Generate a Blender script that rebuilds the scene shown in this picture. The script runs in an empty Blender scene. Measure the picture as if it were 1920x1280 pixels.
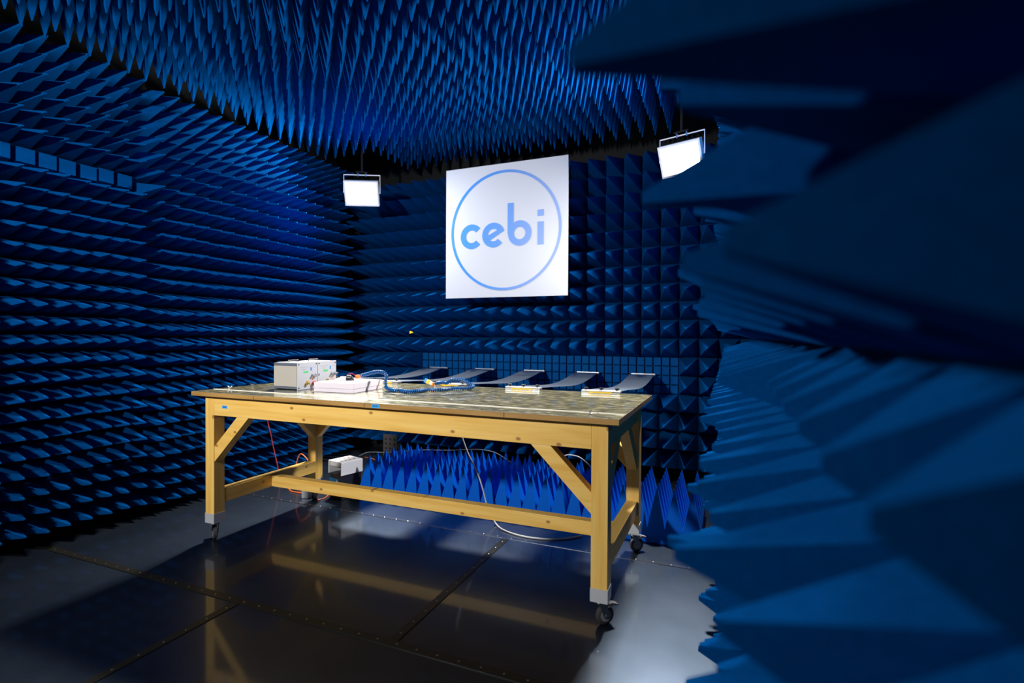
import bpy, bmesh, math, random
import numpy as np
from mathutils import Vector, Matrix
random.seed(7)
SC = bpy.context.scene
COL = SC.collection
R = math.radians

# ------------------------------------------------------------------ camera
YAW, PITCH, ROLL, FPX, CAMH = R(22.6615), R(-.6463), R(.2794), 977.15, 1.34
Fv = Vector((-math.sin(YAW)*math.cos(PITCH), math.cos(YAW)*math.cos(PITCH), math.sin(PITCH)))
Rv = Vector((math.cos(YAW), math.sin(YAW), 0))
Uv = Rv.cross(Fv)
R2 = Rv*math.cos(ROLL)+Uv*math.sin(ROLL)
U2 = -Rv*math.sin(ROLL)+Uv*math.cos(ROLL)
cam_data = bpy.data.cameras.new('camera')
cam = bpy.data.objects.new('camera', cam_data); COL.objects.link(cam)
m = Matrix((R2, U2, -Fv)).transposed().to_4x4(); m.translation = (0, 0, CAMH)
cam.matrix_world = m
cam_data.sensor_width = 36; cam_data.lens = 36*FPX/1920
cam_data.clip_start = .01; cam_data.clip_end = 50
cam_data.dof.use_dof = True; cam_data.dof.focus_distance = 3.3; cam_data.dof.aperture_fstop = 1.7
SC.camera = cam

# ------------------------------------------------------------------ world, exposure
w = bpy.data.worlds.new('world'); SC.world = w; w.use_nodes = True
w.node_tree.nodes['Background'].inputs[0].default_value = (.02, .05, .12, 1)
w.node_tree.nodes['Background'].inputs[1].default_value = .0
SC.view_settings.view_transform = 'Standard'; SC.view_settings.look = 'None'
SC.view_settings.exposure = 0.0; SC.view_settings.gamma = 1
SC.view_settings.use_curve_mapping = False
LAMP_POWER = dict(back_left=210, back_right=165, front=90)

# ------------------------------------------------------------------ materials
def mat(name, col, rough=.5, metal=0, spec=.5, emit=None, estr=0):
    m = bpy.data.materials.new(name); m.use_nodes = True
    b = m.node_tree.nodes['Principled BSDF']
    b.inputs['Base Color'].default_value = (*col, 1); b.inputs['Roughness'].default_value = rough
    b.inputs['Metallic'].default_value = metal; b.inputs['Specular IOR Level'].default_value = spec
    if emit:
        b.inputs['Emission Color'].default_value = (*emit, 1); b.inputs['Emission Strength'].default_value = estr
    return m
def nd(m, t, **k):
    n = m.node_tree.nodes.new(t)
    for a, v in k.items(): setattr(n, a, v)
    return n
def lk(m, a, b): m.node_tree.links.new(a, b)
def coords(m, scale=(1, 1, 1)):
    c = nd(m, 'ShaderNodeTexCoord'); mp = nd(m, 'ShaderNodeMapping'); mp.inputs['Scale'].default_value = scale
    lk(m, c.outputs['Object'], mp.inputs[0]); return mp.outputs[0]
def ramp(m, fac, stops):
    r = nd(m, 'ShaderNodeValToRGB'); e = r.color_ramp.elements
    while len(e) < len(stops): e.new(.5)
    for i, (p, c) in enumerate(stops): e[i].position = p; e[i].color = (*c, 1)
    lk(m, fac, r.inputs[0]); return r.outputs[0]
def noise(m, vec, scale, detail=3):
    n = nd(m, 'ShaderNodeTexNoise'); n.inputs['Scale'].default_value = scale; n.inputs['Detail'].default_value = detail
    lk(m, vec, n.inputs['Vector']); return n.outputs[0]
def bump(m, fac, strength, dist=.002):
    b = nd(m, 'ShaderNodeBump'); b.inputs['Strength'].default_value = strength; b.inputs['Distance'].default_value = dist
    lk(m, fac, b.inputs['Height']); lk(m, b.outputs[0], m.node_tree.nodes['Principled BSDF'].inputs['Normal'])

def foam_mat(name, c0, c1, spec=.0, rough=.6, sheen=.05):
    m = mat(name, c0, rough, 0, spec); P = m.node_tree.nodes['Principled BSDF']
    v = coords(m)
    lk(m, ramp(m, noise(m, v, 90, 4), [(.3, c0), (.7, c1)]), P.inputs['Base Color'])
    bump(m, noise(m, v, 260, 3), .35, .002)
    P.inputs['Sheen Weight'].default_value = sheen; P.inputs['Sheen Roughness'].default_value = .4
    P.inputs['Sheen Tint'].default_value = (.04, .35, 1, 1)
    return m
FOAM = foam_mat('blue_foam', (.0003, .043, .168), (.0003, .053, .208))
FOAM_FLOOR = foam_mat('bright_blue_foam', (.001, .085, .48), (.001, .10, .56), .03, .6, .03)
FOAM_CUT = foam_mat('cut_blue_foam', (.001, .055, .20), (.001, .07, .25), .03, .7, .05)

def wood_mat(name, axis, c0=(.74, .46, .11), c1=(.80, .54, .16), c2=(.67, .38, .07)):
    m = mat(name, c0, .48, 0, .35); P = m.node_tree.nodes['Principled BSDF']
    s = [14, 14, 14]; s[axis] = .9
    v = coords(m, s); f = noise(m, v, 2.2, 5)
    base = ramp(m, f, [(.3, c2), (.48, c0), (.7, c1)])
    s2 = [5.6, 5.6, 5.6]; s2[axis] = 3.6
    v2 = coords(m, s2); sx = nd(m, 'ShaderNodeSeparateXYZ'); cx = nd(m, 'ShaderNodeCombineXYZ'); lk(m, v2, sx.inputs[0])
    lk(m, sx.outputs[axis], cx.inputs[0]); lk(m, sx.outputs[{0: 2, 1: 2, 2: 0}[axis]], cx.inputs[1])
    vo = nd(m, 'ShaderNodeTexVoronoi', voronoi_dimensions='2D'); vo.inputs['Scale'].default_value = 1.0; lk(m, cx.outputs[0], vo.inputs['Vector'])
    k = ramp(m, vo.outputs['Distance'], [(.0, (1, 1, 1)), (.03, (1, 1, 1)), (.062, (0, 0, 0))])
    mx = nd(m, 'ShaderNodeMixRGB'); lk(m, k, mx.inputs[0]); lk(m, base, mx.inputs[1]); mx.inputs[2].default_value = (.34, .16, .045, 1)
    lk(m, mx.outputs[0], P.inputs['Base Color']); bump(m, f, .12, .001)
    return m
WX, WY, WZ = [wood_mat('pine_'+a, i) for i, a in enumerate('xyz')]
EDGE = wood_mat('plywood_edge', 0, (.36, .20, .055), (.46, .27, .085), (.25, .13, .03))

SHEET = mat('worn_brass_sheet', (.3, .28, .15), .22, .45, .5)
v = coords(SHEET, (4, 9, 1)); n1 = noise(SHEET, v, 4.5, 14); P = SHEET.node_tree.nodes['Principled BSDF']
lk(SHEET, ramp(SHEET, n1, [(.34, (.13, .125, .065)), (.5, (.26, .24, .12)), (.60, (.38, .34, .18)), (.72, (.66, .6, .38))]), P.inputs['Base Color'])
rr = nd(SHEET, 'ShaderNodeMapRange'); lk(SHEET, n1, rr.inputs[0]); rr.inputs[3].default_value = .15; rr.inputs[4].default_value = .35
lk(SHEET, rr.outputs[0], P.inputs['Roughness']); P.inputs['Coat Weight'].default_value = .7; P.inputs['Coat Roughness'].default_value = .04

FLOORM = mat('galvanised_floor', (.2, .22, .25), .3, 1, .5)
v = coords(FLOORM, (1, 1, 1)); n1 = noise(FLOORM, v, 2.5, 8); n2 = noise(FLOORM, coords(FLOORM, (60, 6, 1)), 3, 6); P = FLOORM.node_tree.nodes['Principled BSDF']
lk(FLOORM, ramp(FLOORM, n1, [(.3, (.050, .068, .094)), (.7, (.078, .102, .140))]), P.inputs['Base Color'])
rr = nd(FLOORM, 'ShaderNodeMapRange'); lk(FLOORM, n2, rr.inputs[0]); rr.inputs[3].default_value = .36; rr.inputs[4].default_value = .46
lk(FLOORM, rr.outputs[0], P.inputs['Roughness'])
P.inputs['Coat Weight'].default_value = .6; P.inputs['Coat Roughness'].default_value = .08

STRIP = mat('dark_floor_strip', (.008, .0075, .005), .4, 0, .3)
SCREWM = mat('screw_steel', (.5, .5, .45), .3, 1)
SHELL = mat('chamber_steel', (.0025, .0035, .005), .7, 0, .2)
WHITE = mat('white_plastic', (.8, .8, .82), .4)
PANELW = mat('white_sign_board', (.43, .46, .53), .35)
ALU = mat('brushed_aluminium', (.62, .63, .65), .42, .7)
ALUD = mat('grey_corner_profile', (.11, .13, .17), .5, .2)
CREAM = mat('light_grey_cover', (.40, .38, .34), .5)
PANELG = mat('pale_grey_front', (.46, .48, .53), .45)
BLACK = mat('black_plastic', (.012, .012, .014), .4)
RUBBER = mat('dark_rubber', (.035, .035, .04), .6)
CHROME = mat('zinc_plated_steel', (.6, .62, .65), .25, 1)
BRASS = mat('brass', (.75, .55, .22), .3, 1)
RED = mat('red_plastic', (.75, .02, .02), .4)
ORANGE = mat('orange_plastic', (.95, .24, .02), .45)
ORANGEC = mat('orange_cable', (.8, .16, .03), .5)
REDC = mat('dark_red_cable', (.35, .02, .02), .5)
YELLOW = mat('yellow_plastic', (.85, .55, .02), .45)
HOSE = mat('blue_hose_plastic', (.005, .09, .30), .3, 0, .5)
BLUEL = mat('blue_label', (.01, .33, .85), .5)
BLUEP = mat('blue_plastic', (.02, .25, .8), .45)
GREENL = mat('green_label', (.06, .55, .14), .5)
DARKTXT = mat('dark_print', (.03, .05, .1), .5)
GREYTXT = mat('grey_print', (.3, .32, .36), .5)
CABLED = mat('grey_cable', (.16, .17, .18), .5)
CABLEW = mat('pale_grey_cable', (.5, .5, .5), .45)
STRAPM = mat('tinned_foil', (.24, .29, .36), .32, .85)
STYRO = mat('white_foam_board', (.66, .62, .70), .8, 0, .2)
TAPE = mat('white_line_tape', (.8, .78, .72), .5)
STAIN = mat('brown_tape', (.35, .22, .15), .6)
BEIGE = mat('perforated_steel', (.06, .055, .05), .6, .3)
LOGO = mat('blue_print', (.01, .3, .85), .4)
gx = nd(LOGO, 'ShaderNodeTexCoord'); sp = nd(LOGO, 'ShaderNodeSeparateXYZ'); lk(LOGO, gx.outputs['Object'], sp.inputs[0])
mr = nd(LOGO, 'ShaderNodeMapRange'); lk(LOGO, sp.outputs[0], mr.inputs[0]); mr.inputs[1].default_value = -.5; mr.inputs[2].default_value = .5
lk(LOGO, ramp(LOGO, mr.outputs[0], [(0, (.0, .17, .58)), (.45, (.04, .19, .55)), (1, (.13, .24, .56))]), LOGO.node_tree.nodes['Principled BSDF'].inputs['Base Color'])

# ------------------------------------------------------------------ mesh helpers
class MB:
    def __init__(s): s.v = []; s.f = []
    def add(s, vs, fs):
        o = len(s.v); s.v += [tuple(x) for x in vs]; s.f += [tuple(i+o for i in f) for f in fs]; return s
    def box(s, x0, x1, y0, y1, z0, z1):
        return s.add([(x0,y0,z0),(x1,y0,z0),(x1,y1,z0),(x0,y1,z0),(x0,y0,z1),(x1,y0,z1),(x1,y1,z1),(x0,y1,z1)],
                     [(0,3,2,1),(4,5,6,7),(0,1,5,4),(1,2,6,5),(2,3,7,6),(3,0,4,7)])
    def hexa(s, a, b):   # two quads a (bottom) b (top), same order
        return s.add(list(a)+list(b), [(0,3,2,1),(4,5,6,7),(0,1,5,4),(1,2,6,5),(2,3,7,6),(3,0,4,7)])
    def prism(s, poly, d, axis):   # poly in 2d, extruded d0..d1 along axis ('y','x','z')
        n = len(poly)
        def P(p, q): return {'y': (p[0], q, p[1]), 'x': (q, p[0], p[1]), 'z': (p[0], p[1], q)}[axis]
        vs = [P(p, d[0]) for p in poly]+[P(p, d[1]) for p in poly]
        return s.add(vs, [tuple(range(n))[::-1], tuple(range(n, 2*n))]+[(i, (i+1) % n, n+(i+1) % n, n+i) for i in range(n)])
    def tube(s, pts, r, seg=10, cap=True, radii=None):
        pts = [Vector(p) for p in pts]; n = len(pts); vs = []; fs = []; pu = None
        for i, p in enumerate(pts):
            t = (pts[min(i+1, n-1)]-pts[max(i-1, 0)]).normalized()
            if pu is None:
                pu = t.cross(Vector((0, 0, 1))) if abs(t.z) < .9 else t.cross(Vector((1, 0, 0)))
            u = (pu-t*pu.dot(t)).normalized(); pu = u; q = t.cross(u)
            rad = radii[i] if radii else r
            for k in range(seg):
                a = 2*math.pi*k/seg; vs.append(p+(u*math.cos(a)+q*math.sin(a))*rad)
        for i in range(n-1):
            for k in range(seg):
                fs.append((i*seg+k, i*seg+(k+1) % seg, (i+1)*seg+(k+1) % seg, (i+1)*seg+k))
        if cap: fs += [tuple(range(seg))[::-1], tuple((n-1)*seg+k for k in range(seg))]
        return s.add(vs, fs)
    def cyl(s, p0, p1, r, seg=16): return s.tube([p0, p1], r, seg)
    def lathe(s, prof, c, axis='z', seg=24):   # prof [(r,h)]
        vs = []; fs = []; n = len(prof)
        for (r_, h) in prof:
            for k in range(seg):
                a = 2*math.pi*k/seg; x, y = r_*math.cos(a), r_*math.sin(a)
                vs.append({'z': (c[0]+x, c[1]+y, c[2]+h), 'x': (c[0]+h, c[1]+x, c[2]+y), 'y': (c[0]+x, c[1]+h, c[2]+y)}[axis])
        for i in range(n-1):
            for k in range(seg): fs.append((i*seg+k, i*seg+(k+1) % seg, (i+1)*seg+(k+1) % seg, (i+1)*seg+k))
        fs += [tuple(range(seg))[::-1], tuple((n-1)*seg+k for k in range(seg))]
        return s.add(vs, fs)
    def mesh(s, name, m, smooth=False):
        me = bpy.data.meshes.new(name); me.from_pydata(s.v, [], s.f)
        bm = bmesh.new(); bm.from_mesh(me); bmesh.ops.recalc_face_normals(bm, faces=bm.faces); bm.to_mesh(me); bm.free()
        if m: me.materials.append(m)
        if smooth:
            for p in me.polygons: p.use_smooth = True
            me.set_sharp_from_angle(angle=R(40))
        return me
    def obj(s, name, m, parent=None, bev=0, smooth=False):
        o = bpy.data.objects.new(name, s.mesh(name, m, smooth)); COL.objects.link(o)
        if parent is not None: o.parent = parent
        if bev:
            b = o.modifiers.new('bevel', 'BEVEL'); b.width = bev; b.segments = 2; b.limit_method = 'ANGLE'; b.angle_limit = R(40)
        return o
def thing(name, label, cat, loc=(0, 0, 0), rz=0, group=None):
    o = bpy.data.objects.new(name, None); COL.objects.link(o); o.location = loc; o.rotation_euler = (0, 0, rz)
    o.empty_display_size = .05; return tag(o, label, cat, group)
def tag(o, label, cat, group=None):
    o['label'] = label; o['category'] = cat
    if group: o['group'] = group
    return o
def struct(name, mb, m, label=None):
    o = mb.obj(name, m); o['kind'] = 'structure'
    if label: o['label'] = label
    return o
def dup(o, parent=None):
    c = o.copy(); COL.objects.link(c)
    if parent is not None: c.parent = parent
    for ch in [x for x in bpy.data.objects if x.parent == o]: dup(ch, c)
    return c
def spline(pts, n=8):
    pts = [Vector(p) for p in pts]; P = [2*pts[0]-pts[1]]+pts+[2*pts[-1]-pts[-2]]; out = []
    for i in range(1, len(P)-2):
        a, b, c, d = P[i-1:i+3]
        for k in range(n):
            t = k/n; out.append(.5*((2*b)+(c-a)*t+(2*a-5*b+4*c-d)*t*t+(3*b-a-3*c+d)*t**3))
    return out+[pts[-1]]

# ------------------------------------------------------------------ room shell
WXL, WYB, CZ, WXR, YF = -4.26, 5.16, 3.57, .235, -2.6
struct('floor', MB().box(WXL-.05, WXR+.6, YF, WYB+.05, -.03, 0), FLOORM)
struct('ceiling', MB().box(WXL-.05, WXR+.6, YF, WYB+.05, CZ, CZ+.05), SHELL)
struct('wall_left', MB().box(WXL-.05, WXL, YF, WYB, 0, CZ), SHELL)
struct('wall_back', MB().box(WXL, WXR+.5, WYB, WYB+.05, 0, CZ), SHELL)
struct('wall_right', MB().box(WXR, WXR+.05, YF, WYB, 0, CZ), SHELL)
struct('wall_front', MB().box(WXL, WXR+.5, YF-.05, YF, 0, CZ), SHELL)

# floor strips (flat screwed seams in the metal floor)
def floor_strip(x0, x1, y0, y1, n, label, m=STRIP, h=.003):
    L = max(x1-x0, y1-y0); cx, cy = (x0+x1)/2, (y0+y1)/2
    o = MB().box(x0-cx, x1-cx, y0-cy, y1-cy, 0, h).obj('floor_strip', m)
    o.location = (cx, cy, .0003); tag(o, label, 'floor strip')
    s = MB()
    for i in range(n):
        t = -L/2+L*(i+.5)/n; c = (t, 0, h) if x1-x0 > y1-y0 else (0, t, h)
        s.lathe([(.0045, 0), (.0045, .001), (.002, .0018)], c, 'z', 8)
    s.obj('screw_row', SCREWM, o)
floor_strip(-4.1, .15, 1.855, 1.9, 42, 'long dark screwed strip crossing the floor in front of the wooden table')
floor_strip(-1.372, -1.328, 1.903, 3.14, 12, 'dark screwed strip running under the middle of the table')
floor_strip(-2.28, -2.236, -.6, 1.852, 24, 'dark screwed strip running toward the viewer from the long floor strip')
floor_strip(-4.1, .15, 3.150, 3.180, 42, 'thin grey steel seam strip across the floor under the rear of the table', mat('seam_steel', (.2, .22, .25), .3, 1), .002)

# ------------------------------------------------------------------ absorbers
def pyramid_tile(nx, ny, p, L, base=.04, flat=None, cut=.3, tip=.004, cellsub=None, gap=.0):
    """foam tile in local a,b (plane), c (outwards)."""
    mb = MB(); W, H = nx*p, ny*p
    mb.box(-W/2, W/2, -H/2, H/2, 0, base)
    for i in range(nx):
        for j in range(ny):
            x, y = -W/2+(i+.5)*p, -H/2+(j+.5)*p; h = p/2
            if flat and flat(i, j): l, t = L*cut, h*(1-cut)*1.12
            else: l, t = L, tip
            jx, jy = (random.uniform(-1, 1)*.006 for _ in 'ab')
            mb.add([(x-h,y-h,base),(x+h,y-h,base),(x+h,y+h,base),(x-h,y+h,base),
                    (x-t+jx,y-t+jy,base+l),(x+t+jx,y-t+jy,base+l),(x+t+jx,y+t+jy,base+l),(x-t+jx,y+t+jy,base+l)],
                   [(4,5,6,7),(0,1,5,4),(1,2,6,5),(2,3,7,6),(3,0,4,7)])
    return mb
def orient(o, side, c):
    M = {'left': Matrix(((0,0,1),(1,0,0),(0,1,0))), 'back': Matrix(((1,0,0),(0,0,-1),(0,1,0))),
         'top': Matrix(((1,0,0),(0,-1,0),(0,0,-1))), 'right': Matrix(((0,0,-1),(-1,0,0),(0,1,0)))}[side].to_4x4()
    M.translation = c; o.matrix_world = M
def place(me, side, c, name, label, cat, group):
    o = bpy.data.objects.new(name, me); COL.objects.link(o); orient(o, side, c); tag(o, label, cat, group); return o

# left wall, pitch .117, tips at x=-3.87
PL = .117; LL = .34; BL = .04; XB = -3.87-LL-BL
ordw = ['first', 'second', 'third', 'fourth', 'fifth', 'sixth', 'seventh', 'eighth', 'ninth']
left_me = {}
def left_tile(nx, ny, flat=False, var=0):
    key = (nx, ny, flat, var)
    if key not in left_me:
        left_me[key] = pyramid_tile(nx, ny, PL, LL, flat=(lambda i, j: j == 4) if flat else None).mesh('absorber_tile', FOAM)
    return left_me[key]
cols = [(2.52+.585*3+.234, -.03, 4)]+[(2.52+.585*(k+.5), -.03, 5) for k in (2, 1, 0)]+[(2.503-.585*(k+.5), 0, 5) for k in range(4)]
for ci, (yc, dz, nx) in enumerate(cols):
    for j, (z0, ny) in enumerate(((2.5165, 6), (1.9315, 5), (1.3465, 5), (.7615, 5), (.0595, 6))):
        flat = j == 1 and yc < 2.503
        lab = 'blue pyramid foam tile on the left wall, %s row, %s column from the rear corner' % (ordw[j], ordw[ci])
        if flat: lab = 'left wall foam tile with a flat-cut top row, %s column from the rear corner' % ordw[ci]
        if nx == 4: yc = 4.275+.234
        place(left_tile(nx, ny, flat, j % 3), 'left', (XB, yc, z0+ny*PL/2+dz), 'absorber_tile', lab, 'foam absorber', 'pyramid foam tiles on the left wall')

# back wall, pitch .174, tips at y=4.72, base plane 5.1
PB = .174; YB = 5.14
def tb(nx, ny): return pyramid_tile(nx, ny, PB, .38, .04, tip=.003).mesh('absorber_tile', FOAM)
b44, b43, b42 = tb(4, 4), tb(4, 3), tb(4, 2)
cells = MB()
cells.box(-.348, .348, -.174, .174, 0, .03)
for i in range(9):
    for j in range(4):
        x, y = -.348+(i+.5)*.696/9, -.174+(j+.5)*.087; a, b = .0325, .0365
        cells.add([(x-a-.003,y-b-.003,.03),(x+a+.003,y-b-.003,.03),(x+a+.003,y+b+.003,.03),(x-a-.003,y+b+.003,.03),(x-a,y-b,.065),(x+a,y-b,.065),(x+a,y+b,.065),(x-a,y+b,.065)],
                  [(4,5,6,7),(0,1,5,4),(1,2,6,5),(2,3,7,6),(3,0,4,7)])
cm = cells.mesh('cut_foam_block', FOAM_CUT)
for k in range(6):
    xc = -.437-.696*(k-1)-.348
    for zc, me in ((2.538+.261, b43), (2.19, b44), (1.494, b44), (.45, b44)):
        pos = {2.799: 'top', 2.19: 'upper', 1.494: 'middle', .45: 'bottom'}[round(zc, 3)]
        place(me, 'back', (xc, YB, zc), 'absorber_tile', 'blue pyramid foam tile on the back wall, %s row, %s from the right' % (pos, ordw[k]), 'foam absorber', 'pyramid foam tiles in the %s row of the back wall' % pos)
    if 1 <= k <= 4:
        place(cm, 'back', (xc, YB, .972), 'cut_foam_block', 'blue foam tile of small flat square blocks on the back wall, %s from the right' % ordw[k-1], 'foam absorber', 'flat block foam tiles behind the straps')
    else:
        o = place(b42, 'back', (xc, YB, .972), 'absorber_tile', 'half-height blue pyramid foam tile at the %s end of the flat block row, back wall' % ('right' if k == 0 else 'left'), 'foam absorber', None)

for zc, ny, nm in ((2.799, 3, 'top'), (2.19, 4, 'upper'), (1.494, 4, 'middle'), (.972, 2, 'low'), (.45, 4, 'bottom')):
    place(tb(1, ny), 'back', (-4.004, YB, zc), 'absorber_tile', 'narrow one-column foam tile in the left rear corner, %s row' % nm, 'foam absorber', 'narrow foam tiles in the left rear corner')

# ceiling, pitch .12, tips at z=3.15
tc = [pyramid_tile(5, 5, .12, .36, .04, tip=.0025).mesh('absorber_tile', FOAM) for _ in range(3)]
for i in range(7):
    for j in range(8):
        xc, yc = -3.93+.6*i+.3, 4.91-.6*j-.3
        if j == 0 and i in (0, 6): continue
        if j == 0 and i == 5:
            place(pyramid_tile(4, 5, .12, .36, .04, tip=.0025).mesh('absorber_tile', FOAM), 'top', (xc-.06, yc, 3.55), 'absorber_tile', 'narrower spiked foam tile on the ceiling beside the right floodlight', 'foam absorber', 'spiked foam tiles on the ceiling'); continue
        place(tc[(i+j) % 3], 'top', (xc, yc, 3.55), 'absorber_tile', 'blue spiked foam tile on the ceiling, %s row from the back, %s from the left' % (ordw[j], ordw[i]), 'foam absorber', 'spiked foam tiles on the ceiling')

# right wall, pitch .16, tips at x=-.10 (some bent back or shorter)
SHORT = {(1,-8):0.19, (1,-7):0.19, (1,-6):0.195, (1,-5):0.195, (1,-4):0.195, (1,-3):0.195, (1,-2):0.2, (1,-1):0.195, (1,0):0.19, (1,1):0.23, (1,2):0.23, (1,3):0.235, (1,4):0.235, (1,5):0.235, (1,6):0.235, (1,7):0.235, (1,8):0.24, (1,9):0.24, (1,10):0.24, (2,-8):0.205, (2,-7):0.205, (2,-6):0.205, (2,-5):0.205, (2,-4):0.21, (2,-3):0.21, (2,-2):0.21, (2,-1):0.12, (2,0):0.195, (2,2):0.27, (2,3):0.27, (2,4):0.27, (2,5):0.27, (2,6):0.275, (2,7):0.275, (2,8):0.275, (2,9):0.275, (2,10):0.28, (3,-8):0.215, (3,-7):0.215, (3,-6):0.215, (3,-5):0.22, (3,-4):0.22, (3,-3):0.22, (3,-2):0.195, (3,-1):0.12, (3,0):0.23, (3,1):0.235, (4,-8):0.225, (4,-7):0.225, (4,-6):0.23, (4,-5):0.23, (4,-4):0.23, (4,-3):0.235, (4,-2):0.25, (4,-1):0.12, (4,0):0.22, (5,-8):0.24, (5,-7):0.24, (5,-6):0.24, (5,-5):0.24, (5,-4):0.245, (5,-3):0.205, (5,-2):0.215, (5,-1):0.12, (5,0):0.225, (6,-8):0.25, (6,-7):0.25, (6,-6):0.25, (6,-5):0.255, (6,-4):0.205, (6,-2):0.24, (6,-1):0.12, (6,0):0.24, (6,1):0.25, (6,2):0.215, (7,-8):0.26, (7,-7):0.265, (7,-6):0.265, (7,-5):0.265, (7,-4):0.21, (7,-3):0.275, (7,-2):0.245, (7,-1):0.12, (7,1):0.22, (7,2):0.215, (8,-8):0.275, (8,-7):0.275, (8,-6):0.275, (8,-5):0.25, (8,-4):0.215, (8,-3):0.22, (8,-2):0.225, (8,-1):0.215, (8,0):0.26, (8,1):0.215, (8,2):0.22, (8,3):0.235, (9,-5):0.22, (9,-2):0.215, (9,-1):0.215, (9,0):0.26, (9,1):0.22, (9,3):0.22, (10,-6):0.25, (10,-5):0.24, (10,-4):0.265, (10,-3):0.255, (10,-2):0.225, (10,-1):0.215, (10,1):0.27, (10,3):0.225, (11,-7):0.21, (11,-6):0.225, (11,-5):0.24, (11,-4):0.23, (11,-3):0.245, (11,-2):0.275, (11,-1):0.22, (11,0):0.255, (11,2):0.265, (11,3):0.23, (11,4):0.24, (12,-7):0.24, (12,-6):0.26, (12,-4):0.265, (12,-3):0.27, (12,-2):0.27, (12,-1):0.22, (12,0):0.25, (12,2):0.24, (12,4):0.23, (13,-6):0.245, (13,-5):0.27, (13,-1):0.22, (13,0):0.25, (13,2):0.24, (13,4):0.235, (13,5):0.26, (14,-8):0.24, (14,-5):0.24, (14,-4):0.275, (14,-3):0.235, (14,-2):0.27, (14,-1):0.22, (14,0):0.25, (14,2):0.235, (14,4):0.245, (14,5):0.245, (15,-8):0.245, (15,-7):0.24, (15,-4):0.245, (15,-3):0.23, (15,-2):0.265, (15,-1):0.22, (15,0):0.255, (15,2):0.24, (15,4):0.25, (15,5):0.24, (16,-7):0.26, (16,-6):0.275, (16,-3):0.245, (16,-2):0.265, (16,-1):0.22, (16,0):0.255, (16,2):0.245, (16,3):0.275, (16,5):0.245, (16,6):0.27, (17,-8):0.24, (17,-6):0.245, (17,-2):0.265, (17,-1):0.22, (17,0):0.255, (17,3):0.26, (17,5):0.255, (17,6):0.245, (18,-8):0.27, (18,-4):0.27, (18,-2):0.265, (18,-1):0.22, (18,0):0.26, (18,3):0.265, (18,5):0.26, (18,6):0.25, (19,-7):0.28, (19,-5):0.245, (19,-4):0.26, (19,-2):0.265, (19,-1):0.225, (19,0):0.26, (19,3):0.26, (19,6):0.26, (19,7):0.27, (20,-7):0.255, (20,-4):0.25, (20,-2):0.26, (20,-1):0.225, (20,0):0.26, (20,3):0.255, (20,6):0.265, (20,7):0.255, (21,-4):0.25, (21,-2):0.265, (21,-1):0.225, (21,0):0.265, (21,3):0.26, (21,6):0.275, (21,7):0.26, (22,-8):0.28, (22,-4):0.265, (22,-2):0.265, (22,-1):0.225, (22,0):0.265, (22,3):0.265, (22,6):0.28, (22,7):0.27, (22,8):0.275, (23,-8):0.265, (23,-6):0.255, (23,-2):0.265, (23,-1):0.225, (23,0):0.265, (23,3):0.275, (23,7):0.275, (23,8):0.265, (24,-5):0.28, (24,-2):0.265, (24,-1):0.225, (24,0):0.27, (24,8):0.275, (25,-5):0.27, (25,-2):0.265, (25,-1):0.23, (25,0):0.27, (25,4):0.28, (25,8):0.28, (25,9):0.275, (26,-5):0.265, (26,-2):0.265, (26,-1):0.23, (26,0):0.275, (26,4):0.275, (26,9):0.28, (27,-7):0.275, (27,-5):0.27, (27,-2):0.265, (27,-1):0.23, (27,0):0.275, (27,4):0.28, (28,-2):0.265, (28,-1):0.23, (28,0):0.275, (28,10):0.28, (29,-2):0.265, (29,-1):0.23, (29,0):0.28}
BEND = {(2,1):-0.035, (4,1):-0.05, (7,0):0.072, (10,0):0.027, (6,-3):0.05, (9,-3):0.018, (13,-3):-0.04, (13,-2):-0.055, (13,-7):0.065, (13,-8):0.03, (9,-6):-0.03}
#SHORT_TABLE
PR = .16; XR = .23
rowz = [1.40+.16*m for m in range(-8, 11)]
def right_tile(k0, nk, m0, nm, label, group):
    yc = .02+.16*(k0+(nk-1)/2); zc = 1.40+.16*(m0+(nm-1)/2)
    o = MB().box(-nk*PR/2, nk*PR/2, -nm*PR/2, nm*PR/2, 0, .04).obj('absorber_tile', FOAM)
    orient(o, 'right', (XR, yc, zc)); tag(o, label, 'foam absorber', group)
    for k in range(k0, k0+nk):
        for mm in range(m0, m0+nm):
            x = -((.02+.16*k)-yc); y = 1.40+.16*mm-zc; h = PR/2; l = .29
            dx = dy = 0
            if (k, mm) in SHORT: l = SHORT[(k, mm)]
            t = .007
            dx, dy = random.uniform(-.006, .006), random.uniform(-.006, .006)
            if (k, mm) in BEND: dx, dy = 0, BEND[(k, mm)]
            mb = MB(); b = .04
            mb.add([(x-h,y-h,b),(x+h,y-h,b),(x+h,y+h,b),(x-h,y+h,b),(x-t+dx,y-t+dy,b+l),(x+t+dx,y-t+dy,b+l),(x+t+dx,y+t+dy,b+l),(x-t+dx,y+t+dy,b+l)],
                   [(0,3,2,1),(4,5,6,7),(0,1,5,4),(1,2,6,5),(2,3,7,6),(3,0,4,7)])
            mb.obj('foam_pyramid', FOAM, o)
names_z = {-8: 'bottom', -4: 'lower', 0: 'middle', 4: 'upper', 8: 'top'}
for ki, k0 in enumerate((2, 6, 10, 14, 18, 22, 26)):
    dist = ('nearest the viewer', 'second from the viewer', 'third from the viewer', 'fourth from the viewer', 'fifth from the viewer', 'sixth from the viewer', 'farthest, by the back wall')[ki]
    for m0 in (-8, -4, 0, 4, 8):
        nm = 4 if m0 < 8 else 3
        right_tile(k0, 4 if k0 < 26 else 3, m0, nm, 'blue pyramid foam tile on the right wall, %s row, %s' % (names_z[m0], dist), 'pyramid foam tiles on the right wall')

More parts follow.
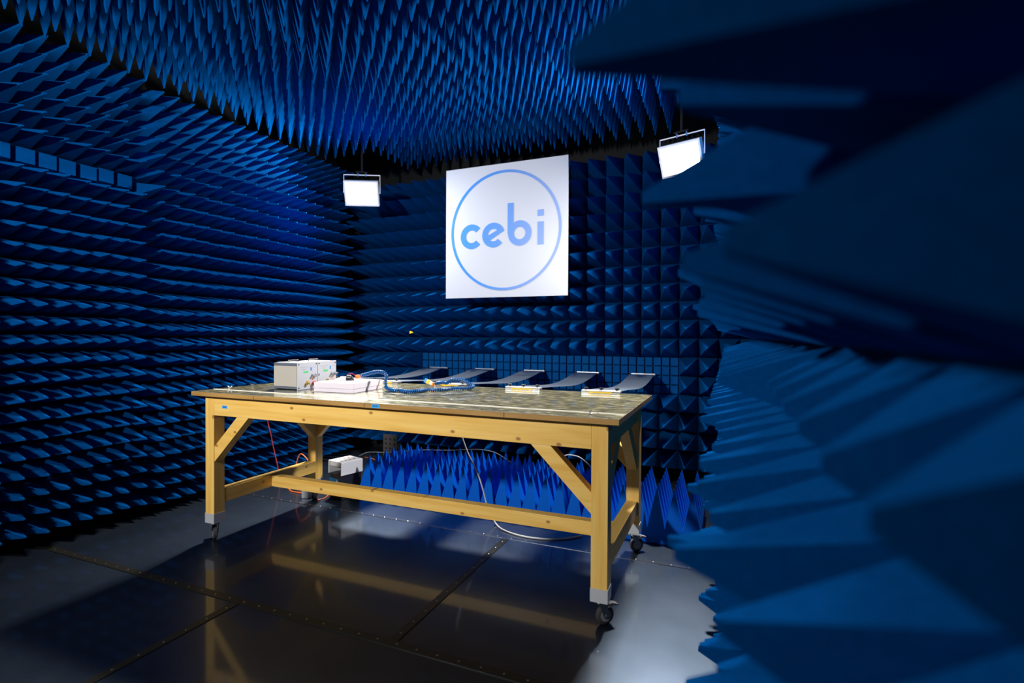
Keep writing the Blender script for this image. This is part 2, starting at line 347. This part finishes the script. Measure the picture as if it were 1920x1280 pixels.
# floor absorbers: four tiles of 6x6
for t, nm in enumerate(('leftmost tile, beside the white socket box', 'second tile from the left', 'third tile from the left', 'rightmost tile, past the right end of the table')):
    x0 = -.155-.66*(4-t)
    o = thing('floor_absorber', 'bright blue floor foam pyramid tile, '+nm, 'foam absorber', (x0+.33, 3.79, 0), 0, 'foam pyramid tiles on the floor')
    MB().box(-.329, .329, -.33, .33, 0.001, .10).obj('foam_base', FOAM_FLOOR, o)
    pm = MB(); h = .0545; q = .0025
    pm.add([(-h,-h,0),(h,-h,0),(h,h,0),(-h,h,0),(-q,-q,.245),(q,-q,.245),(q,q,.245),(-q,q,.245)], [(0,3,2,1),(4,5,6,7),(0,1,5,4),(1,2,6,5),(2,3,7,6),(3,0,4,7)])
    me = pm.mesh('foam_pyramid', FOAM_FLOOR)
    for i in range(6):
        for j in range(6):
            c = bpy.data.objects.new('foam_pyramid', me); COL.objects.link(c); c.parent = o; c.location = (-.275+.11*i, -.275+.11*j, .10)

# ------------------------------------------------------------------ floodlights
GLASS_E = mat('lamp_glass', (1, 1, 1), .3, 0, .5, (1, .97, .95), 60)
LAMPG = mat('lamp_housing', (.7, .72, .75), .4, .3)
def floodlight(loc, target, power, label, spread=180):
    t = thing('floodlight', label, 'lamp', loc)
    d = Vector(target)-Vector(loc); t.rotation_euler = (0, 0, math.atan2(d.x, -d.y))
    tilt = math.atan2(-d.z, math.hypot(d.x, d.y))
    ct, st = math.cos(tilt), math.sin(tilt)
    def T(x, y, z): return (x, y*ct - z*st*-1*-1, z*ct + y*st) if False else (x, y*ct-z*-st*-1, y*st+z*ct)
    # head local: front faces -y ; rotate about x by +tilt so the face dips
    def rot(mb): mb.v = [(x, y*ct-z*st, y*st+z*ct) for x, y, z in mb.v]; return mb
    W, H = .17, .125
    body = MB().box(-W, W, -.02, .03, -H, H)
    for i in range(11): body.box(-W*.9+i*W*.18-.003, -W*.9+i*W*.18+.003, .03, .06, -H*.9, H*.9)
    rot(body).obj('housing', LAMPG, t, .004)
    fr = MB().box(-W, W, -.03, -.0205, H-.018, H).box(-W, W, -.03, -.0205, -H, -H+.018).box(-W, -W+.018, -.03, -.0205, -H+.018, H-.018).box(W-.018, W, -.03, -.0205, -H+.018, H-.018)
    rot(fr).obj('frame', WHITE, t)
    gl = rot(MB().box(-W+.02, W-.02, -.024, -.0205, -H+.02, H-.02)).obj('lamp_glass', GLASS_E, t)
    br = MB().tube([(-W-.012, 0, 0), (-W-.012, 0, H+.06), (W+.012, 0, H+.06), (W+.012, 0, 0)], .006, 8)
    br.obj('bracket', WHITE, t)
    MB().cyl((-.04, 0, H+.045), (-.04, 0, H+.085), .008, 8).cyl((.04, 0, H+.045), (.04, 0, H+.085), .008, 8).obj('mounting_bolt', CHROME, t)
    MB().box(-.06, .06, -.02, .02, H+.08, H+.09).cyl((0, 0, H+.09), (0, 0, CZ-loc[2]), .012, 8).obj('hanger_rod', SHELL, t)
    ld = bpy.data.lights.new('floodlight_light', 'AREA'); ld.shape = 'RECTANGLE'; ld.size = .28; ld.size_y = .19; ld.energy = power; ld.color = (1, .97, .93); ld.spread = R(spread)
    lo = bpy.data.objects.new('floodlight_light', ld); COL.objects.link(lo); lo.parent = t
    # area light shines along -Z local; aim it along head front
    f = Vector((0, -ct, -st)); lo.rotation_euler = f.to_track_quat('-Z', 'Z').to_euler(); lo.location = f*.032
    return t
floodlight((-3.50, 4.36, 2.795), (-2.115, 1.69, 1.35), LAMP_POWER['back_left'], 'bright white floodlight hanging in the left rear corner of the room')
floodlight((-.365, 4.36, 2.755), (-1.275, 1.51, 1.35), LAMP_POWER['back_right'], 'bright white floodlight hanging at the right rear, beside the sign')
floodlight((-2.8, -1.9, 2.85), (-2.3, 2.6, 1.9), LAMP_POWER['front'], 'white floodlight hanging in the front part of the room behind the viewer', 98)

# ------------------------------------------------------------------ sign
sg = thing('sign_panel', 'square white sign with a blue ring and lettering in front of the back wall', 'sign', (-1.987, 4.55, 2.341))
MB().box(-.63, .63, 0, .012, -.634, .634).obj('panel', PANELW, sg)
MB().box(-.03, .03, .012, .2, -.4, -.34).box(-.03, .03, .012, .2, .34, .4).obj('wall_mount', SHELL, sg)
def arc(mb, cx, cz, ro, ri, a0, a1, n=40, y0=-.0012, y1=-.0002):
    closed = abs(a1-a0) >= 359.9
    for i in range(n):
        t0, t1 = R(a0+(a1-a0)*i/n), R(a0+(a1-a0)*(i+1)/n)
        q = [(cx+ro*math.cos(t0), cz+ro*math.sin(t0)), (cx+ro*math.cos(t1), cz+ro*math.sin(t1)), (cx+ri*math.cos(t1), cz+ri*math.sin(t1)), (cx+ri*math.cos(t0), cz+ri*math.sin(t0))]
        mb.prism(q, (y1, y0), 'y')
    return mb
OX, OZ = 1.987, -2.341
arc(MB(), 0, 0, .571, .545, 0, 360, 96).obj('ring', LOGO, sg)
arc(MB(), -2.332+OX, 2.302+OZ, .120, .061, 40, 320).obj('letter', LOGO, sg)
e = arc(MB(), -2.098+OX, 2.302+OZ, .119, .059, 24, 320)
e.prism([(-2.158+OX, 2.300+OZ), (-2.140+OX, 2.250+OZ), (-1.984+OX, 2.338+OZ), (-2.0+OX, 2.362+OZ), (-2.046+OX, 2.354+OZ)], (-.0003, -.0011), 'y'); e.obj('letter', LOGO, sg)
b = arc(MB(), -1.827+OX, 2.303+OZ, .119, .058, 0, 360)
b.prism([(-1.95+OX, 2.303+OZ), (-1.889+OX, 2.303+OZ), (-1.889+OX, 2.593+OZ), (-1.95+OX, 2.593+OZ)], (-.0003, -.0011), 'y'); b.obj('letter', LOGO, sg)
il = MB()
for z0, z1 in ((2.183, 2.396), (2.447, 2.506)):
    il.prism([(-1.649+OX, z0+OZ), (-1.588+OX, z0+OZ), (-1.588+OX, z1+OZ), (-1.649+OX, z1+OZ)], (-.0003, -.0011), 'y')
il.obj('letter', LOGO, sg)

# ------------------------------------------------------------------ work table
TX0, TX1, TY0, TY1, TZ = -3.203, -.448, 2.303, 3.362, .9715
LXL, LXR, LYF, LYB, LW = -3.126, -.503, 2.343, 3.233, .078
tb_ = thing('work_table', 'large yellow pine workbench on castors with a metal-covered top', 'table', (0, 0, 0))
top = MB().box(TX0, TX1, TY0, TY1, .945, TZ-.0015).obj('table_top', EDGE, tb_)
MB().box(TX0+.001, TX1-.001, TY0+.001, TY1-.001, TZ-.0015, TZ).obj('metal_sheet', SHEET, top)
sl = MB()
for x in (-2.655, -1.831, -1.002): sl.box(x-.0015, x+.0015, TY0-.0006, TY0, .946, TZ-.002)
sl.obj('edge_seam', BLACK, top)
MB().box(TX0+.01, TX1+.002, TY0+.150, TY0+.1535, TZ, TZ+.003).obj('white_tape', TAPE, top)
MB().box(TX0, TX1-.05, TY0+.001, TY0+.0025, TZ, TZ+.0005).obj('edge_trim', ALU, top)
for lx in (LXL, LXR-LW):
    for ly in (LYF, LYB):
        leg = MB().box(lx, lx+LW, ly, ly+LW, .172, .945).obj('leg', WZ, tb_, .0025)
        cx, cy = lx+LW/2, ly+LW/2
        MB().box(lx-.002, lx+LW+.002, ly-.002, ly+LW+.002, .120, .182).obj('leg_shoe', mat('grey_metal_shoe', (.55, .57, .6), .5, .4) if 'grey_metal_shoe' not in bpy.data.materials else bpy.data.materials['grey_metal_shoe'], leg)
        ang = {0: (2.6 if ly == LYF else 2.2), 1: (.75 if ly == LYF else .7)}[0 if lx == LXL else 1]
        ca = bpy.data.objects.new('castor', None); COL.objects.link(ca); ca.parent = tb_; ca.location = (cx, cy, 0); ca.rotation_euler = (0, 0, ang)
        wr = .044; wc = (.022, 0, wr)
        MB().lathe([(.012, -.013), (wr-.006, -.013), (wr, -.008), (wr, .008), (wr-.006, .013), (.012, .013)], wc, 'y', 28).obj('wheel', RUBBER, ca, 0, True)
        MB().lathe([(.006, -.0155), (.028, -.0145), (.028, .0145), (.006, .0155)], wc, 'y', 20).obj('wheel_hub', mat('hub_grey', (.18, .19, .2), .5) if 'hub_grey' not in bpy.data.materials else bpy.data.materials['hub_grey'], ca)
        fk = MB()
        for s in (-1, 1):
            y = s*.0185; fk.prism([(-.018, .107), (.020, .107), (.038, .046), (.030, .034), (.014, .034), (.006, .046)], (y-.0015, y+.0015), 'y')
        fk.box(-.020, .022, -.02, .02, .104, .108); fk.lathe([(.026, .108), (.030, .110), (.030, .119), (.026, .120)], (0, 0, 0), 'z', 20)
        fk.cyl((.022, -.024, wr), (.022, .024, wr), .006, 10)
        fk.obj('fork', CHROME, ca, 0, True)
        bk = MB().prism([(.03, .092), (.055, .098), (.085, .088), (.088, .082), (.06, .086), (.03, .080)], (-.014, .014), 'y')
        bk.cyl((.035, -.02, .088), (.035, .02, .088), .006, 8); bk.obj('brake_lever', mat('brake_grey', (.32, .3, .29), .5, .3) if 'brake_grey' not in bpy.data.materials else bpy.data.materials['brake_grey'], ca)
# rails
BT, BBm = .9449, .820
MB().box(LXL+LW+.0005, LXR-LW-.0005, LYF+.001, LYF+.059, BBm, BT).obj('front_beam', WX, tb_, .002)
MB().box(LXL+LW+.0005, LXR-LW-.0005, LYB+.018, LYB+LW-.001, BBm, BT).obj('rear_beam', WX, tb_, .002)
for x0 in (LXL+.01, LXR-LW+.001):
    MB().box(x0, x0+.067, LYF+LW+.0005, LYB-.0005, BBm, BT).obj('end_beam', WY, tb_, .002)
    MB().box(x0, x0+.067, LYF+LW+.0005, LYB-.0005, .240, .328).obj('end_stretcher', WY, tb_, .002)
MB().box(LXL+LW+.0005, LXR-LW, 2.80, 2.86, .243, .320).obj('long_stretcher', WX, tb_, .002)
# knee braces
def brace_x(xl, sgn, y0, y1, n):
    a, b_, c, d = .20, .30, .20, .30   # 45 degree brace, horizontal and vertical reach
    pts = [(xl, BBm-c), (xl, BBm-d), (xl+sgn*b_, BBm), (xl+sgn*a, BBm)]
    MB().prism(pts, (y0, y1), 'y').obj('brace', bpy.data.materials['pine_x'], tb_, .0015)
def brace_y(yl, sgn, x0, x1):
    pts = [(yl, BBm-.2), (yl, BBm-.3), (yl+sgn*.3, BBm), (yl+sgn*.2, BBm)]
    MB().prism(pts, (x0, x1), 'x').obj('brace', WY, tb_, .0015)
for yy0, yy1 in ((LYF+.004, LYF+.062), (LYB+.018, LYB+.074)):
    brace_x(LXL+LW, 1, yy0, yy1, 0); brace_x(LXR-LW, -1, yy0, yy1, 0)
for x0 in (LXL+.012, LXR-LW+.004):
    brace_y(LYF+LW, 1, x0, x0+.06); brace_y(LYB, -1, x0, x0+.06)
def label_plate(x, y, z, w_, h_, parent):
    o = MB().box(x-w_/2, x+w_/2, y-.0008, y, z-h_/2, z+h_/2).obj('blue_label', BLUEL, parent); o['label'] = 'small blue label'
    t = MB()
    for i in range(5): t.box(x-w_*.32+i*w_*.13, x-w_*.32+i*w_*.13+w_*.09, y-.0012, y-.0008, z-h_*.18, z+h_*.2)
    t.obj('printed_text', DARKTXT, o)
label_plate(-2.951, LYF+.001, .878, .045, .018, tb_)
label_plate(-1.756, TY0, .957, .055, .019, tb_)

# wing bolts on the table top
for i, (x, y, lb) in enumerate(((-3.10, 2.50, 'small steel wing nut on the front left corner of the table top'),
                                (-3.12, 2.70, 'small steel wing nut further back along the left edge of the table top'),
                                (-.60, 2.40, 'small steel wing nut on the front right corner of the table top'))):
    o = MB().lathe([(.009, 0), (.009, .006), (.004, .008), (.004, .016)], (0, 0, 0), 'z', 12)
    o.prism([(-.004, .006), (-.016, .018), (-.012, .021), (0, .012), (.012, .021), (.016, .018), (.004, .006)], (-.0015, .0015), 'y')
    o = o.obj('wing_nut', CHROME); o.location = (x, y, TZ+.0002); o.rotation_euler = (0, 0, .6*i+.3); tag(o, lb, 'wing nut')

# ------------------------------------------------------------------ earthing straps
SX = [-.755, -1.29, -1.855, -2.42, -2.99]
ordn = ['rightmost', 'second from the right', 'middle', 'second from the left', 'leftmost']
for k, x in enumerate(SX):
    t = thing('grounding_strap', 'wide grey foil strap from table to back wall, %s of five' % ordn[k], 'strap', (x, 3.30, TZ), 0, 'grounding straps behind the table')
    prof = []
    N = 26
    for i in range(N+1):
        s = i/N; y = .0+1.745*s
        z = .012-.085*math.sin(math.pi*min(1, s*1.02))**1.3*(0.25+.75*s) if s > .04 else .012
        prof.append((y, z))
    prof[-1] = (1.745, .004)
    mb = MB(); th = .0016; hw = .112
    vs = []; fs = []
    for (y, z) in prof: vs += [(-hw, y, z), (hw, y, z), (hw, y, z+th), (-hw, y, z+th)]
    for i in range(N):
        a = 4*i
        for q in range(4): fs.append((a+q, a+(q+1) % 4, a+4+(q+1) % 4, a+4+q))
    fs += [(0, 1, 2, 3), (4*N+3, 4*N+2, 4*N+1, 4*N)]
    mb.add(vs, fs).obj('foil_sheet', STRAPM, t)
    MB().box(-hw, hw, 1.735, 1.752, -.004, .016).obj('wall_bar', mat('bright_bar', (.8, .82, .85), .3, .6) if 'bright_bar' not in bpy.data.materials else bpy.data.materials['bright_bar'], t, .001)
    MB().box(-.125, .125, -.03, .025, .0003, .0115).obj('clamp_base', CHROME, t, .001)
    cb = MB().box(-.125, .125, -.028, .02, .0145, .022).obj('clamp_bar', ALU, t, .001)
    MB().box(-.08, .075, -.0305, -.0281, .004, .0135).obj('insulating_strip', YELLOW, t)
    for q in (-.1, 0, .1):
        kn = MB().lathe([(.004, .022), (.004, .027)], (q, -.004, 0), 'z', 8)
        for a in range(3):
            an = a*2.094; kn.lathe([(.006, .027), (.007, .03), (.007, .037), (.005, .039)], (q+.008*math.cos(an), -.004+.008*math.sin(an), 0), 'z', 8)
        kn.lathe([(.008, .027), (.008, .038)], (q, -.004, 0), 'z', 10); kn.obj('knob', BLACK, t)

# ------------------------------------------------------------------ measuring boxes
def measuring_box(loc, rz, W, D, H, label):
    t = thing('measuring_box', label, 'electronic device', loc, rz, 'measuring boxes on the table')
    # local: +x is the connector front panel, -y end cover facing the viewer
    bd = MB().box(-W, -.004, -D/2+.004, D/2-.004, .004, H-.004).obj('case', ALUD, t, .003)
    MB().box(-W+.004, -.006, -D/2+.0005, -D/2+.0042, .022, H-.024).obj('side_cover', CREAM, t)
    MB().box(-W+.012, -.012, -D/2+.02, D/2-.02, H-.004, H-.001).obj('top_cover', PANELG, t)
    fp = MB().box(-.004, 0, -D/2, D/2, 0, H).obj('front_panel', PANELG, t, .001)
    MB().tube([(-W*.6, -D*.25, H), (-W*.6, -D*.25, H+.01), (-W*.6, D*.25, H+.01), (-W*.6, D*.25, H)], .003, 8).obj('carry_handle', RUBBER, t)
    sc = MB()
    for y in (-D/2+.012, D/2-.012):
        for z in (.012, H-.014): sc.cyl((0, y, z), (.003, y, z), .004, 10)
    sc.obj('panel_screw', BLACK, fp)
    MB().box(0, .0008, -D*.20, D*.03, H*.60, H*.67).obj('green_label', GREENL, fp)
    MB().box(0, .0008, D*.14, D*.21, H*.68, H*.80).obj('blue_sticker', BLUEP, fp)
    tx = MB()
    for i in range(8): tx.box(0, .0006, -D*.38+i*D*.055, -D*.38+i*D*.055+D*.035, H*.81, H*.825)
    for i in range(4): tx.box(0, .0006, -D*.26+i*D*.045, -D*.26+i*D*.045+D*.03, H*.73, H*.75)
    for i in range(5): tx.box(0, .0006, D*.25+i*D*.04, D*.25+i*D*.04+D*.025, H*.80, H*.815)
    tx.obj('printed_text', GREYTXT, fp)
    for y, z in ((D*.24, H*.50), (D*.34, H*.47), (D*.43, H*.51)):
        MB().lathe([(.010, 0), (.010, .004), (.0065, .004), (.0065, .02), (.008, .02), (.008, .026)], (0, y, z), 'x', 12).obj('coaxial_socket', CHROME, fp)
    c = MB().lathe([(.012, 0), (.012, .008), (.007, .008), (.007, .022)], (0, -D*.06, H*.2), 'x', 12).lathe([(.008, 0), (.008, .014)], (0, -D*.02, H*.27), 'x', 12)
    c.tube([(.018, -D*.1, H*.2), (.022, -D*.06, H*.24), (.02, -D*.0, H*.17)], .004, 8); c.obj('brass_terminal', BRASS, fp)
    MB().lathe([(.012, 0), (.014, .006), (.014, .028), (.01, .03)], (0, D*.3, H*.2), 'x', 14).obj('red_terminal', RED, fp)
    MB().box(0, .001, D*.2, D*.27, H*.33, H*.38).obj('warning_sticker', YELLOW, fp)
    return t
measuring_box((-2.632, 2.719, TZ+.0005), .0, .212, .182, .182, 'nearer grey metal measuring box with a connector panel on its right side')
measuring_box((-2.634, 2.906, TZ+.0005), .0, .212, .182, .182, 'farther grey metal measuring box standing behind a matching box')
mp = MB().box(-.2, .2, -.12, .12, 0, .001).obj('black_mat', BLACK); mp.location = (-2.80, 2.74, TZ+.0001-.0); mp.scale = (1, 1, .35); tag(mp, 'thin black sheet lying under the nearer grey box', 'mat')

# ------------------------------------------------------------------ white foam board and small device
fb = thing('foam_slab', 'white rigid foam block of stacked sheets on the table front, strapped with brown tape', 'foam block', (-2.34, 2.79, TZ+.0004), R(4))
MB().box(-.152, .152, -.165, .165, .024, .062).obj('upper_sheet', STYRO, fb, .003)
MB().box(-.150, .150, -.165, .163, 0, .0235).obj('lower_sheet', STYRO, fb, .003)
MB().prism([(.085, .0), (.10, .0), (.135, .0625), (.12, .0625)], (.1521, .1528), 'x').obj('brown_tape', STAIN, fb)
dv = thing('small_motor', 'small black and white device lying on the white foam block', 'device', (-2.37, 2.80, TZ+.0627), R(20))
MB().box(-.042, .0, -.018, .018, 0, .026).obj('white_housing', WHITE, dv, .003)
MB().lathe([(.015, 0), (.018, .003), (.018, .03), (.013, .034), (.006, .036), (.006, .044)], (.0, 0, .0182), 'x', 18).obj('black_body', BLACK, dv, 0, True)
MB().tube(spline([(.0, .0, .034), (.02, .01, .046), (.045, .02, .036), (.05, .03, .015)], 5), .002, 6).obj('red_wire', RED, dv)
MB().box(.03, .05, -.014, .004, .0, .012).obj('plug', BLACK, dv, .002)

# ------------------------------------------------------------------ blue modular hose
hose_pts = [(-2.300, 2.86, 1.064), (-2.243, 2.86, 1.078), (-2.173, 2.86, 1.095), (-2.115, 2.86, 1.090), (-2.092, 2.86, 1.066), (-2.098, 2.855, 1.028), (-2.080, 2.845, .992),
            (-1.99, 2.80, .984), (-1.95, 2.82, .984), (-1.88, 2.775, .984), (-1.83, 2.83, .984), (-1.82, 2.92, .984), (-1.75, 2.95, .984), (-1.71, 3.05, .984), (-1.65, 3.09, .984), (-1.61, 3.12, .985),
            (-1.600, 3.155, .997), (-1.636, 3.16, 1.012), (-1.689, 3.16, 1.035), (-1.757, 3.15, 1.036), (-1.80, 3.15, 1.012), (-1.845, 3.15, 1.012), (-1.880, 3.15, 1.006), (-1.905, 3.15, .999)]
sp_ = spline(hose_pts, 14)
dist = [0]
for a, b_ in zip(sp_, sp_[1:]): dist.append(dist[-1]+(b_-a).length)
pitch = .0125; pts = []; rad = []
def at_d(d):
    for i in range(len(dist)-1):
        if dist[i+1] >= d: return sp_[i].lerp(sp_[i+1], (d-dist[i])/(dist[i+1]-dist[i]+1e-9))
    return sp_[-1]
d = 0
while d < dist[-1]-pitch:
    for f_, r_ in ((0, .005), (.2, .0125), (.62, .0125), (.82, .005)):
        pts.append(at_d(d+pitch*f_)); rad.append(r_)
    d += pitch
hs = thing('coolant_hose', 'jointed blue plastic hose snaking over the table behind the white foam block', 'hose', (0, 0, 0))
MB().tube(pts, .01, 10, True, rad).obj('hose_segments', HOSE, hs, 0, True)
MB().tube([(-2.290, 2.86, 1.067), (-2.306, 2.86, 1.062), (-2.338, 2.86, 1.054)], .01, 14, True, [.010, .009, .015]).obj('orange_nozzle', ORANGE, hs)
MB().tube([(-1.903, 3.15, .998), (-1.915, 3.15, 1.0)], .015, 12).obj('orange_collar', ORANGE, hs)
MB().tube([(-1.915, 3.15, 1.0), (-1.937, 3.15, 1.007)], .014, 12).obj('white_collar', WHITE, hs)
MB().tube([(-1.937, 3.15, 1.007), (-1.960, 3.15, 1.015)], .016, 12).obj('yellow_nozzle', YELLOW, hs)
MB().tube([(-1.960, 3.15, 1.015), (-1.978, 3.15, 1.022)], .016, 12).obj('blue_tip', BLUEP, hs)
cb = MB().tube(spline([(-1.98, 2.68, TZ+.003), (-1.85, 2.68, TZ+.003), (-1.6, 2.80, TZ+.003), (-1.45, 2.98, TZ+.003), (-1.42, 3.15, TZ+.003)], 8), .0018, 6).obj('thin_wire', BLACK)
tag(cb, 'thin black wire lying on the table top in front of the blue hose', 'wire')

# ------------------------------------------------------------------ under the table
so = thing('socket_box', 'white box with rows of round holes on top of a black case under the table', 'socket strip', (-2.938, 3.459, .20), R(-15))
MB().box(-.086, .086, -.104, .104, .101, .107).box(-.088, -.082, -.104, .104, 0, .105).box(.082, .088, -.104, .104, 0, .105).obj('cover', WHITE, so, .002)
MB().box(-.08, .08, -.09, .09, .062, .1).obj('inner_body', PANELG, so)
hh = MB(); rr_ = MB()
for i in range(4):
    hh.cyl((.045, -.07+i*.04, .107), (.045, -.07+i*.04, .1085), .007, 12); rr_.cyl((-.035, -.07+i*.04, .107), (-.035, -.07+i*.04, .1085), .008, 12)
hh.obj('black_hole_row', BLACK, so); rr_.obj('red_hole_row', RED, so)
bb = thing('battery_case', 'black box standing on the floor under the table, below the white socket box', 'case', (-2.938, 3.459, 0), R(-15))
MB().box(-.079, .079, -.098, .098, .001, .199).obj('case_body', BLACK, bb, .006)
lb = MB().box(-.075, .04, -.0995, -.0983, .10, .165).obj('blue_label', BLUEL, bb); MB().box(.015, .03, -.1002, -.0996, .135, .15).obj('white_mark', WHITE, lb)
ps = thing('plug_block', 'pale grey ribbed plug block on the floor under the left end of the table', 'plug', (-3.19, 3.32, 0), R(20))
pb = MB().box(-.05, .03, -.04, .04, .001, .07)
for i in range(6): pb.box(-.048+i*.013, -.042+i*.013, -.042, -.04, .008, .066)
pb.obj('plug_body', mat('grey_plug', (.5, .52, .55), .5), ps, .002)
MB().box(.031, .05, -.03, .03, .001, .055).obj('dark_plug', BLACK, ps, .002)
def cable(name, pts, r_, m_, label, cat='cable', n=8):
    o = MB().tube(spline(pts, n), r_, 8).obj(name, m_, None, 0, True); return tag(o, label, cat)
cable('hanging_cable', [(-1.83, 3.35, .80), (-1.80, 3.35, .64), (-1.742, 3.35, .493), (-1.664, 3.35, .358), (-1.621, 3.35, .248), (-1.58, 3.36, .10), (-1.52, 3.35, .014), (-1.414, 3.262, .007), (-1.259, 3.215, .007), (-1.113, 3.228, .007), (-.987, 3.293, .007), (-.90, 3.38, .007)], .0055, CABLEW, 'pale cable hanging from the table top and curling on the floor')
cable('arching_cable', [(-2.90, 3.58, .312), (-2.95, 3.75, .30), (-2.98, 3.90, .27), (-2.882, 4.0, .256), (-2.6, 4.06, .29), (-2.26, 4.0, .331), (-2.049, 4.0, .357), (-1.926, 4.0, .363), (-1.807, 4.0, .347), (-1.665, 4.0, .275), (-1.60, 4.0, .22)], .0035, CABLED, 'thin pale cable arching over the floor foam from the white socket box')
cable('looped_cable', [(-1.375, 3.9, .18), (-1.313, 3.9, .28), (-1.238, 3.9, .367), (-1.173, 3.9, .407), (-1.126, 3.9, .415), (-1.054, 3.9, .402), (-.974, 3.9, .344), (-.93, 3.9, .28)], .005, CABLEW, 'thin pale cable loop behind the right front leg brace')
cable('orange_cable', [(-3.40, 3.46, .02), (-3.50, 3.5, .05), (-3.515, 3.5, .14), (-3.515, 3.5, .21), (-3.472, 3.5, .291), (-3.411, 3.5, .268), (-3.369, 3.5, .221), (-3.30, 3.5, .12), (-3.26, 3.5, .02)], .0045, ORANGEC, 'orange cable looping beside the left rear table leg')
cable('short_orange_cable', [(-2.86, 3.60, .30), (-2.80, 3.62, .29), (-2.76, 3.66, .26)], .004, ORANGEC, 'short orange cable leaving the white socket box')
cable('floor_orange_cable', [(-3.56, 3.44, .006), (-3.5, 3.40, .006), (-3.42, 3.36, .006), (-3.28, 3.345, .012)], .0045, ORANGEC, 'orange cable lying on the floor left of the plug block')
cable('rear_orange_cable', [(-3.06, 3.27, .006), (-3.04, 3.32, .006), (-3.07, 3.40, .006), (-3.1, 3.45, .006)], .004, ORANGEC, 'orange cable end on the floor right of the plug block')
cable('red_cable', [(-3.76, 3.40, .78), (-3.83, 3.48, .65), (-3.857, 3.5, .551), (-3.818, 3.5, .433), (-3.786, 3.5, .315), (-3.735, 3.5, .146), (-3.71, 3.5, .01)], .004, REDC, 'dark red cable hanging down left of the rear table leg')
pp = thing('perforated_plate', 'dull perforated metal plate on the lower back wall left of the foam pyramids', 'metal plate', (-3.39, 4.70, 0))
MB().box(-.09, .09, 0, .006, .02, .26).obj('plate', BEIGE, pp)
ph = MB()
for i in range(3):
    for j in range(4): ph.cyl((-.055+i*.055, 0, .06+j*.05), (-.055+i*.055, -.0008, .06+j*.05), .012, 12)
ph.obj('hole_grid', BLACK, pp)
yt = MB().prism([(0, 0), (.035, .012), (.0, .028)], (-.01, .01), 'y').obj('yellow_tag', YELLOW); yt.location = (-3.13, 4.69, 1.355); tag(yt, 'small yellow tag on a foam tip of the back wall', 'tag')
